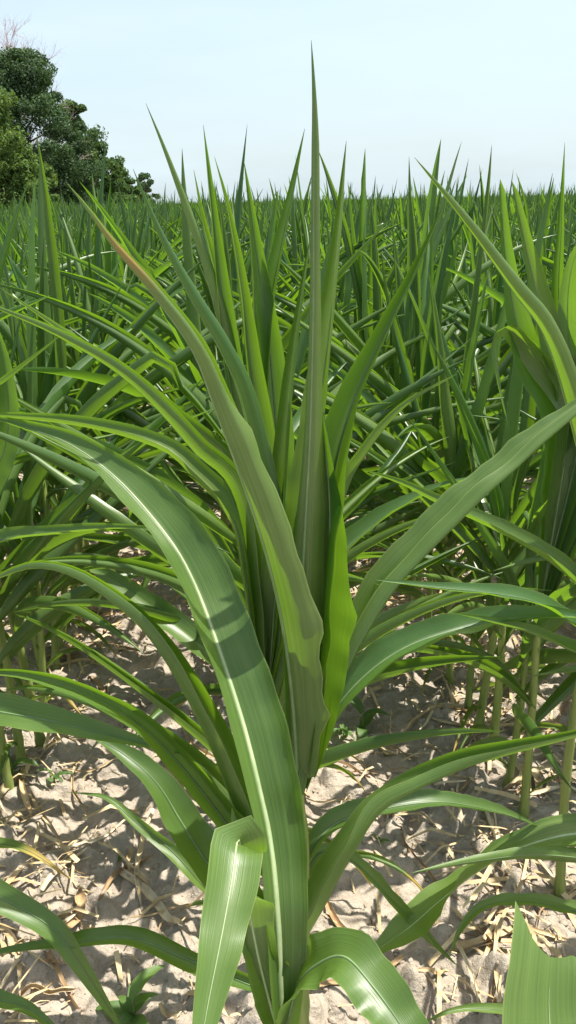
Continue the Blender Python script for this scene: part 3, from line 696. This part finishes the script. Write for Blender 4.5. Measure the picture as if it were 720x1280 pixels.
# far plants: one mass, instanced
def merged_plant(spec, i):
    rng = np.random.RandomState(spec['seed'])
    vs_, fs, uvs = [], [], []
    (a, b), path = stalk_geometry(spec['top'], rng, k=5)
    me = None
    off = 0; V_, F_, U_, MI = [], [], [], []
    V_.append(np.array(a)); F_ += [tuple(b_) for b_ in b]; U_.append(np.zeros((len(a), 2))); MI += [0] * len(b); off = len(a)
    for l in spec['leaves']:
        c, f, uv, fr = leaf_geometry(l['spine'], l['w'], l['rl'], l['rr'], l['hint'], twist=l['twist'], n=13, m=7, seed=l['seed'], folds=l['folds'])
        V_.append(c); F_ += [tuple(q + off for q in ff) for ff in f]; U_.append(uv); off += len(c)
        MI += [{'leaf': 1, 'leaf_low': 2, 'leaf_inner': 3, 'leaf_scorched': 1}[l['mat']]] * len(f)
    me = new_mesh('far_corn', np.vstack(V_), F_, None, np.vstack(U_))
    for q in ('stalk', 'leaf', 'leaf_low', 'leaf_inner'): me.materials.append(M[q])
    me.polygons.foreach_set('material_index', np.array(MI, dtype=np.int32))
    return bpy.data.objects.new('far_corn_%d' % i, me)
far_protos = [merged_plant(SPECS[i], i) for i in range(0, NPROTO, 2)]
fp = np.array([(x, y, 0.016) for (k, x, y) in far])
pm = bpy.data.meshes.new('corn_field'); pm.vertices.add(len(fp)); pm.vertices.foreach_set('co', fp.astype(np.float32).ravel())
at = pm.attributes.new('rot', 'FLOAT_VECTOR', 'POINT')
az = np.where(frng.rand(len(fp)) < 0.5, 0, math.pi) + frng.normal(0, 0.5, len(fp))
rt = np.stack([frng.normal(0, 0.08, len(fp)), frng.normal(0, 0.08, len(fp)), az], 1)
at.data.foreach_set('vector', rt.astype(np.float32).ravel())
at = pm.attributes.new('size', 'FLOAT', 'POINT'); at.data.foreach_set('value', np.clip(frng.normal(1.03, 0.095, len(fp)), 0.8, 1.32).astype(np.float32))
at = pm.attributes.new('pick', 'INT', 'POINT'); at.data.foreach_set('value', frng.randint(0, len(far_protos), len(fp)).astype(np.int32))
field = link('corn_field', pm); tag(field, 'dense mass of spiky corn reaching back to the horizon', 'corn field', kind='stuff')
ng = bpy.data.node_groups.new('corn_field_nodes', 'GeometryNodeTree')
ng.interface.new_socket('Geometry', in_out='INPUT', socket_type='NodeSocketGeometry')
ng.interface.new_socket('Geometry', in_out='OUTPUT', socket_type='NodeSocketGeometry')
gi = ng.nodes.new('NodeGroupInput'); go = ng.nodes.new('NodeGroupOutput')
jn = ng.nodes.new('GeometryNodeJoinGeometry')
for o in far_protos:
    oi = ng.nodes.new('GeometryNodeObjectInfo'); oi.inputs['Object'].default_value = o; oi.inputs['As Instance'].default_value = True
    ng.links.new(oi.outputs['Geometry'], jn.inputs[0])
def named(n, typ):
    a = ng.nodes.new('GeometryNodeInputNamedAttribute'); a.data_type = typ; a.inputs['Name'].default_value = n
    return a.outputs['Attribute']
ip = ng.nodes.new('GeometryNodeInstanceOnPoints'); ip.inputs['Pick Instance'].default_value = True
e2r = ng.nodes.new('FunctionNodeEulerToRotation')
ng.links.new(named('rot', 'FLOAT_VECTOR'), e2r.inputs[0]); ng.links.new(e2r.outputs[0], ip.inputs['Rotation'])
ng.links.new(gi.outputs[0], ip.inputs['Points']); ng.links.new(jn.outputs[0], ip.inputs['Instance'])
ng.links.new(named('pick', 'INT'), ip.inputs['Instance Index']); ng.links.new(named('size', 'FLOAT'), ip.inputs['Scale'])
ng.links.new(ip.outputs[0], go.inputs[0])
md = field.modifiers.new('plants', 'NODES'); md.node_group = ng

# ------------------------------------------------------------------ trees along the field edge
def tree(name, x, y, height, crown_w, crown_base, mats, label, seed, leaves=9000, leaf=0.17, clumps=60):
    rng = np.random.RandomState(seed)
    e = bpy.data.objects.new(name, None); COL.objects.link(e); e.location = (x, y, 0); tag(e, label, 'tree', 'trees along the field edge')
    # trunk and limbs
    pv, pf = [], []
    def addt(path, rad, k=7):
        a, b = tube(path, rad, k); o = len(pv); pv.extend(a.tolist()); pf.extend([tuple(q + o for q in f) for f in b])
    zt = np.linspace(-0.1, height * 0.82, 12)
    wob = rng.normal(0, 0.05, 2)
    tr = np.stack([wob[0] * zt + 0.15 * np.sin(zt), wob[1] * zt, zt], 1)
    addt(tr, np.linspace(0.022 * height + 0.05, 0.03, 12))
    cents = []
    for i in range(clumps):
        f = rng.rand(); z = crown_base + (height - 0.22 * crown_w - crown_base) * f
        rad = crown_w * math.sqrt(max(0.02, 1 - (2 * f - 0.6) ** 2 * (0.35 if f < 0.3 else 0.50))) * rng.uniform(0.10, 1.0) ** 0.6 * rng.uniform(0.7, 1.18)
        a = rng.uniform(0, 6.283)
        cents.append((rad * math.cos(a), rad * math.sin(a), z, rng.uniform(0.10, 0.30) * crown_w))
    for c in cents[::3]:
        z0 = max(crown_base * 0.6, c[2] - rng.uniform(0.8, 2.2)); b0 = np.array((np.interp(z0, zt, tr[:, 0]), np.interp(z0, zt, tr[:, 1]), z0))
        mid = (b0 + np.array(c[:3])) / 2 + rng.normal(0, 0.2, 3)
        addt([b0, mid, np.array(c[:3])], [0.07, 0.045, 0.015], 5)
    link('trunk', new_mesh('trunk', pv, pf, M['bark']), e)
    # crown: small leaf sprays gathered in clumps
    n = leaves; ci = rng.randint(0, len(cents), n); C_ = np.array(cents)[ci]
    d = rng.normal(0, 1, (n, 3)); d /= np.linalg.norm(d, axis=1)[:, None]
    r = rng.rand(n) ** 0.45
    pos = C_[:, :3] + d * (r * C_[:, 3])[:, None] * np.array((1, 1, 0.72))
    ax = rng.normal(0, 1, (n, 3)) + np.array((0, 0, -0.3)); ax /= np.linalg.norm(ax, axis=1)[:, None]
    nn_ = d + rng.normal(0, 0.6, (n, 3)) + np.array((0, 0, 0.6)); sd = np.cross(ax, nn_); sd /= np.linalg.norm(sd, axis=1)[:, None] + 1e-9
    L = leaf * rng.uniform(0.6, 1.4, n)[:, None]
    up_ = np.cross(sd, ax)
    v0 = pos - ax * L * 0.5; v1 = pos + sd * L * 0.32 + up_ * L * 0.08; v2 = pos + ax * L * 0.5; v3 = pos - sd * L * 0.32 + up_ * L * 0.08
    V_ = np.stack([v0, v1, v2, v3], 1).reshape(-1, 3)
    me = new_mesh('crown', V_, [(4 * i, 4 * i + 1, 4 * i + 2, 4 * i + 3) for i in range(n)], None, smooth_shade=False)
    me.materials.append(mats)
    ct = rng.rand(len(cents))
    tone = np.clip(ct[ci] * 0.6 + rng.rand(n) * 0.5, 0, 1)
    a = me.attributes.new('tone', 'FLOAT', 'POINT'); a.data.foreach_set('value', np.repeat(tone, 4).astype(np.float32))
    link('crown', me, e)
    return e
M['tree_dark'] = foliage_material('foliage_dark', (0.042, 0.078, 0.038), (0.090, 0.145, 0.060), (0.06, 0.12, 0.02))
M['tree_yellow'] = foliage_material('foliage_yellowgreen', (0.062, 0.122, 0.032), (0.13, 0.205, 0.055), (0.16, 0.24, 0.03))
M['tree_mid'] = foliage_material('foliage_mid', (0.050, 0.098, 0.030), (0.105, 0.165, 0.048), (0.10, 0.18, 0.03))
def tree_at(px, top, y, **kw):
    dep = y * CP
    p = P(px, HORIZON - math.tan(-ROLL) * (px - 360), y); hgt = H + (HORIZON - math.tan(-ROLL) * (px - 360) - top) / FPX * y * 1.05
    return tree(kw.pop('name'), p[0], y, hgt, **kw)
tree_at(48, 92, 62, name='broadleaf_tree', crown_w=3.9, crown_base=0.2, mats=M['tree_dark'], label='tall dark green tree rising above the others at the field edge', seed=35, leaves=80000, leaf=0.18, clumps=230)
tree_at(-4, 128, 49, name='broadleaf_tree', crown_w=2.7, crown_base=0.1, mats=M['tree_yellow'], label='yellow-green bushy tree in front of the tall dark tree', seed=12, leaves=32000, leaf=0.18, clumps=130)
tree_at(36, 192, 50, name='broadleaf_tree', crown_w=2.0, crown_base=0.1, mats=M['tree_yellow'], label='low yellow-green bush at the foot of the tall dark tree', seed=13, leaves=18000, leaf=0.17, clumps=80)
tree_at(100, 146, 74, name='broadleaf_tree', crown_w=2.4, crown_base=0.1, mats=M['tree_mid'], label='narrow mid-green tree just beyond the tall dark tree', seed=14, leaves=20000, leaf=0.22, clumps=90)
tree_at(121, 174, 84, name='broadleaf_tree', crown_w=2.5, crown_base=0.1, mats=M['tree_mid'], label='low rounded green tree where the tree line falls away', seed=15, leaves=17000, leaf=0.24, clumps=80)
tree_at(139, 202, 98, name='broadleaf_tree', crown_w=2.7, crown_base=0.1, mats=M['tree_mid'], label='lower green tree next to the rounded one, nearer the end of the line', seed=19, leaves=14000, leaf=0.26, clumps=70)
tree_at(156, 222, 116, name='broadleaf_tree', crown_w=2.8, crown_base=0.1, mats=M['tree_mid'], label='small round tree at the far end of the tree line', seed=16, leaves=12000, leaf=0.28, clumps=60)
tree_at(182, 222, 330, name='broadleaf_tree', crown_w=5.5, crown_base=0.3, mats=M['tree_dark'], label='faint distant tree standing alone on the horizon beyond the tree line', seed=17, leaves=6000, leaf=0.8, clumps=30)
tree_at(-75, 60, 55, name='broadleaf_tree', crown_w=3.0, crown_base=0.2, mats=M['tree_dark'], label='dark tree beside the yellow-green one, at the near end of the tree line', seed=18, leaves=12000, leaf=0.24, clumps=70)
# dead tree with bare pinkish twigs, behind
def dead_tree(px, top, y, seed):
    rng = np.random.RandomState(seed)
    p = P(px, HORIZON - math.tan(-ROLL) * (px - 360), y); hgt = H + (HORIZON - math.tan(-ROLL) * (px - 360) - top) / FPX * y * 1.05
    e = bpy.data.objects.new('dead_tree', None); COL.objects.link(e); e.location = (p[0], y, 0)
    tag(e, 'bare dead tree of pinkish grey twigs rising behind the tall dark tree', 'tree')
    tv, tf, bv, bf = [], [], [], []
    def grow(b, d, L, r, lev):
        n = 5; pts = [b]
        for i in range(n):
            d = d + rng.normal(0, 0.13, 3) + np.array((0, 0, 0.04)); d = d / np.linalg.norm(d); pts.append(pts[-1] + d * L / n)
        a, f = tube(pts, np.linspace(r, r * 0.5, n + 1), 6 if lev < 2 else 3, cap=False)
        V_, F_ = (tv, tf) if lev == 0 else (bv, bf)
        o = len(V_); V_.extend(a.tolist()); F_.extend([tuple(q + o for q in g) for g in f])
        if lev < 4:
            for i in range((11, 9, 8, 7)[lev]):
                q = rng.uniform(0.35 if lev else 0.4, 1.0); j = int(q * n); st = pts[min(j, n)]
                dd = d + rng.normal(0, 0.55, 3) + np.array((0, 0, 0.15)); dd /= np.linalg.norm(dd)
                grow(st, dd, L * rng.uniform(0.42, 0.62), r * 0.45, lev + 1)
    grow(np.array((0, 0, -0.1)), np.array((0.02, 0, 1.0)), hgt * 0.66, 0.15, 0)
    link('trunk', new_mesh('trunk', tv, tf, M['bark']), e); link('branches', new_mesh('branches', bv, bf, M['twig']), e)
dead_tree(6, 64, 68, 24)

# ------------------------------------------------------------------ crop residue, clods and weeds on the soil
drng = np.random.RandomState(5)
def dry_strip(path_xy, w, lift=0.004, curl=0.5, roll=0.6, mat='straw', n=14, name='dry_leaf', parent=None, m=5):
    p, L = spline(np.array([(a, b, 0) for a, b in path_xy]), n)
    z = np.array([ground_z(a, b) for a, b in p[:, :2]])
    z = np.convolve(np.pad(z, 2, 'edge'), np.ones(5) / 5, 'valid')
    v = np.linspace(0, 1, n)
    p[:, 2] = z + lift + w * 0.15 + curl * 0.02 * np.sin(v * math.pi * drng.uniform(1, 2.5) + drng.uniform(0, 3)) ** 2 * min(1, L / 0.15)
    c = np.mean(p, axis=0); c[2] = ground_z(c[0], c[1])
    wd = 0.55 + 0.6 * np.sin(np.clip(v * 0.9 + 0.1, 0, 1) * math.pi) ** 0.7
    vs_, fs, uv, fr = leaf_geometry(p - c, w, roll * drng.uniform(0.6, 1.4), roll * drng.uniform(0.6, 1.4), (0.2, -0.2, 1), twist=(drng.normal(0, 40), drng.normal(0, 30), drng.normal(0, 60)), widths=wd[::2] * np.r_[drng.uniform(0.75, 1.15, len(wd[::2]) - 1), 0.15], n=n, m=m, wave=0.003, folds=[(0, 0.08, drng.uniform(0.2, 0.7), 0.08)], seed=drng.randint(1e6))
    o = link(name, new_mesh(name, vs_, fs, M[mat]), parent, tuple(c))
    return o
def gp(px, py):
    """pixel -> point on the soil"""
    d = ray(px, py); t = -H / d[2]
    return d[0] * t, d[1] * t
hand = [
 ([(193, 1005), (178, 1050), (170, 1095), (176, 1130)], 0.034, 'straw_pale', 'bleached flattened corn leaf standing on edge in bare soil beside the central plant'),
 ([(150, 1085), (178, 1110), (205, 1140), (232, 1178)], 0.030, 'straw_pale', 'thick bleached husk strip lying across bare soil beside the central plant'),
 ([(258, 1122), (225, 1132), (190, 1142), (160, 1152)], 0.012, 'straw', 'thin straw stem crossing over the bleached husk strip'),
 ([(34, 955), (30, 985), (34, 1015), (42, 1044)], 0.028, 'straw', 'flat tan corn leaf scrap with a squared end on the tree side'),
 ([(20, 990), (50, 960), (80, 940), (105, 930)], 0.024, 'straw_pale', 'long pale straw strip leaning over the flat tan scrap'),
 ([(88, 1130), (95, 1150), (118, 1165), (138, 1168)], 0.010, 'straw', 'curled thin straw hook on bare soil'),
 ([(15, 1250), (45, 1243), (75, 1240), (96, 1236)], 0.028, 'straw', 'pointed dry leaf near the dark green crossing leaf'),
 ([(200, 1250), (210, 1265), (222, 1282)], 0.014, 'straw', 'short straw splinter beside the low front plant'),
 ([(478, 905), (488, 928), (504, 942), (528, 952)], 0.018, 'straw', 'curved golden dry leaf on the bare strip away from the trees'),
 ([(482, 950), (505, 962), (530, 964), (555, 968)], 0.010, 'straw', 'thin straw wisp just below the curved golden dry leaf'),
 ([(545, 830), (560, 870), (585, 910), (600, 935)], 0.022, 'straw_pale', 'grey bleached strip lying beside the first stalks away from the trees'),
 ([(502, 1030), (510, 1060), (535, 1090), (580, 1130)], 0.013, 'straw_brown', 'long bent golden brown strip on the shaded soil'),
 ([(600, 1010), (612, 1045), (625, 1085), (640, 1110)], 0.026, 'straw_pale', 'bleached strip between the stalks away from the trees'),
 ([(565, 1135), (590, 1155), (615, 1180), (632, 1195)], 0.022, 'straw', 'ochre dry leaf under the leaves away from the trees'),
 ([(640, 1120), (655, 1150), (668, 1180), (690, 1210)], 0.026, 'straw_pale', 'pale folded strip behind the torn leaf'),
 ([(620, 1005), (655, 995), (690, 990), (720, 985)], 0.016, 'straw_brown', 'reddish brown stem lying straight between the stalks'),
 ([(570, 900), (600, 880), (630, 870), (660, 868)], 0.022, 'straw', 'dry leaf lying behind the first stalks away from the trees'),
]
for pts, w, mt, lab in hand:
    o = dry_strip([gp(*q) for q in pts], w * 0.8, mat=mt, n=22, curl=0.7, roll=1.3, m=9)
    tag(o, lab, 'dry leaf', 'dry corn leaves on the soil')
areas = [(0, 'tan scrap of dry corn leaf on the soil around the central row'),
         (1, 'tan dry leaf scrap at the feet of the first row away from the trees'),
         (-1, 'tan dry leaf scrap at the feet of the first row toward the trees')]
for k, lab in areas:
    cnt = {0: 70, 1: 120, -1: 96}[k]; made = 0
    while made < cnt:
        y = 1.25 + 3.4 * drng.rand() ** 1.4
        x = row_x(k, y) + drng.normal(0.02 if k == 0 else 0.0, 0.15 if k else 0.26)
        px, py, _ = proj(np.array((x, y, 0.0)))
        if not (-20 < px < 740 and py < 1300): continue
        if k == 0 and y < 1.9 and drng.rand() < 0.75: continue
        made += 1
        L = drng.uniform(0.07, 0.34); a = drng.uniform(0, 6.28); bend = drng.normal(0, 0.5)
        pts = [(x + math.cos(a + bend * q) * L * (q - 0.5), y + math.sin(a + bend * q) * L * (q - 0.5)) for q in (0, 0.33, 0.66, 1)]
        o = dry_strip(pts, 0.004 + 0.02 * drng.rand() ** 1.6, mat=['straw', 'straw', 'straw_pale', 'straw_brown'][drng.randint(4)], n=10)
        tag(o, lab, 'dry leaf', 'dry corn leaves on the soil')

# crumbs of soil and chaff: uncountable, one object each
def ico_lump(r, rng):
    t = (1 + 5 ** 0.5) / 2
    v = np.array([(-1, t, 0), (1, t, 0), (-1, -t, 0), (1, -t, 0), (0, -1, t), (0, 1, t), (0, -1, -t), (0, 1, -t), (t, 0, -1), (t, 0, 1), (-t, 0, -1), (-t, 0, 1)], float)
    v /= np.linalg.norm(v[0]); v *= rng.uniform(0.65, 1.25, (12, 1)) * np.array((1, rng.uniform(0.7, 1), rng.uniform(0.5, 0.8))) * r
    a = rng.uniform(0, 6.28); c, s = math.cos(a), math.sin(a)
    return v @ np.array(((c, -s, 0), (s, c, 0), (0, 0, 1))).T
ICO = [(0, 11, 5), (0, 5, 1), (0, 1, 7), (0, 7, 10), (0, 10, 11), (1, 5, 9), (5, 11, 4), (11, 10, 2), (10, 7, 6), (7, 1, 8), (3, 9, 4), (3, 4, 2), (3, 2, 6), (3, 6, 8), (3, 8, 9), (4, 9, 5), (2, 4, 11), (6, 2, 10), (8, 6, 7), (9, 8, 1)]
cv, cf = [], []
for i in range(5200):
    y = 0.75 + 3.6 * drng.rand() ** 1.5; x = drng.uniform(-0.42 * y - 0.3, 0.42 * y + 0.3)
    r = 0.002 + 0.011 * drng.rand() ** 3.5
    o = len(cv); lump = ico_lump(r, drng) + np.array((x, y, ground_z(x, y) + r * 0.25))
    cv.extend(lump.tolist()); cf.extend([tuple(q + o for q in f) for f in ICO])
o = link('soil_crumbs', new_mesh('soil_crumbs', cv, cf, M['soil'], smooth_shade=True)); tag(o, 'loose crumbs of dry soil scattered over the ground', 'soil crumbs', kind='stuff')
cv, cf = [], []
for i in range(9000):
    y = 1.0 + 7.5 * drng.rand() ** 1.5; k = drng.choice([-3, -2, -1, -1, 0, 1, 1, 2, 3]); x = row_x(k, y) + drng.normal(0, 0.22)
    if abs(x) > 0.4 * y + 0.4: continue
    if k == 0 and drng.rand() < 0.6: continue
    L = drng.uniform(0.012, 0.05) * (1 if y < 3 else 2.4); w = drng.uniform(0.0015, 0.005) * (1 if y < 3 else 2.2)
    if k != 0 and drng.rand() < 0.3: L = drng.uniform(0.06, 0.17); w = drng.uniform(0.003, 0.012); a = drng.uniform(0, 6.28)
    d = np.array((math.cos(a), math.sin(a), drng.normal(0, 0.15))); s = np.array((-math.sin(a), math.cos(a), drng.normal(0, 0.3)))
    c = np.array((x, y, ground_z(x, y) + 0.006 + abs(d[2]) * L * 0.5)); o = len(cv)
    bend = np.array((0, 0, drng.uniform(0, 0.25) * L))
    cv.extend([tuple(c - d * L / 2 - s * w / 2), tuple(c - d * L / 2 + s * w / 2), tuple(c - s * w / 2 + bend), tuple(c + s * w / 2 + bend), tuple(c + d * L / 2 - s * w / 3), tuple(c + d * L / 2 + s * w / 3)])
    cf.extend([(o, o + 2, o + 3, o + 1), (o + 2, o + 4, o + 5, o + 3)])
o = link('straw_litter', new_mesh('straw_litter', cv, cf, M['straw'])); tag(o, 'fine chaff and straw bits littering the soil under the rows', 'straw litter', kind='stuff')

# small weeds
def weed(px, py, size, nl, label, seed):
    rng = np.random.RandomState(seed); x, y = gp(px, py); z = ground_z(x, y)
    e = bpy.data.objects.new('weed', None); COL.objects.link(e); e.location = (x, y, z); tag(e, label, 'weed', 'small weeds on the soil')
    a, b = tube([(0, 0, -0.01), (0.004, 0, size * 0.3), (0.0, 0.004, size * 0.6)], [0.0022, 0.0018, 0.001], 5); link('stem', new_mesh('stem', a, b, M['stalk']), e)
    for i in range(nl):
        az = i * 2.4 + rng.uniform(-0.4, 0.4); L = size * rng.uniform(0.5, 1.0); z0 = size * rng.uniform(0.05, 0.55); el = rng.uniform(0.2, 1.1)
        pts = [np.array((0, 0, z0))]
        for q in range(4):
            ee = el - q * 0.38; pts.append(pts[-1] + np.array((math.cos(az) * math.cos(ee), math.sin(az) * math.cos(ee), math.sin(ee))) * L / 4)
        vs_, fs, uv, fr = leaf_geometry(pts, L * rng.uniform(0.22, 0.4), 0.4, 0.4, (0, 0, 1), n=8, m=5, wave=0.002, seed=seed * 10 + i)
        link('leaf', new_mesh('leaf', vs_, fs, M['weed'], uv), e)
for i, (px, py, s, nl, lab) in enumerate([
    (428, 918, 0.075, 8, 'small leafy weed on the bare soil beside the central stalk'),
    (452, 905, 0.12, 4, 'taller weed with one drooping broad blade beside the central stalk'),
    (68, 985, 0.07, 6, 'small weed beside the flat tan leaf scrap'),
    (165, 1262, 0.10, 9, 'tufted weed in shade beside the low front plant'),
    (18, 985, 0.10, 5, 'pale weed at the foot of the first row toward the trees'),
    (455, 690, 0.10, 6, 'weed among dry leaves behind the central plant'),
    (475, 1050, 0.03, 5, 'tiny seedling on the bare soil under an arching leaf'),
    (150, 1075, 0.02, 4, 'tiny sprout beside the bleached husk strip')]):
    weed(px, py, s, nl, lab, 300 + i)
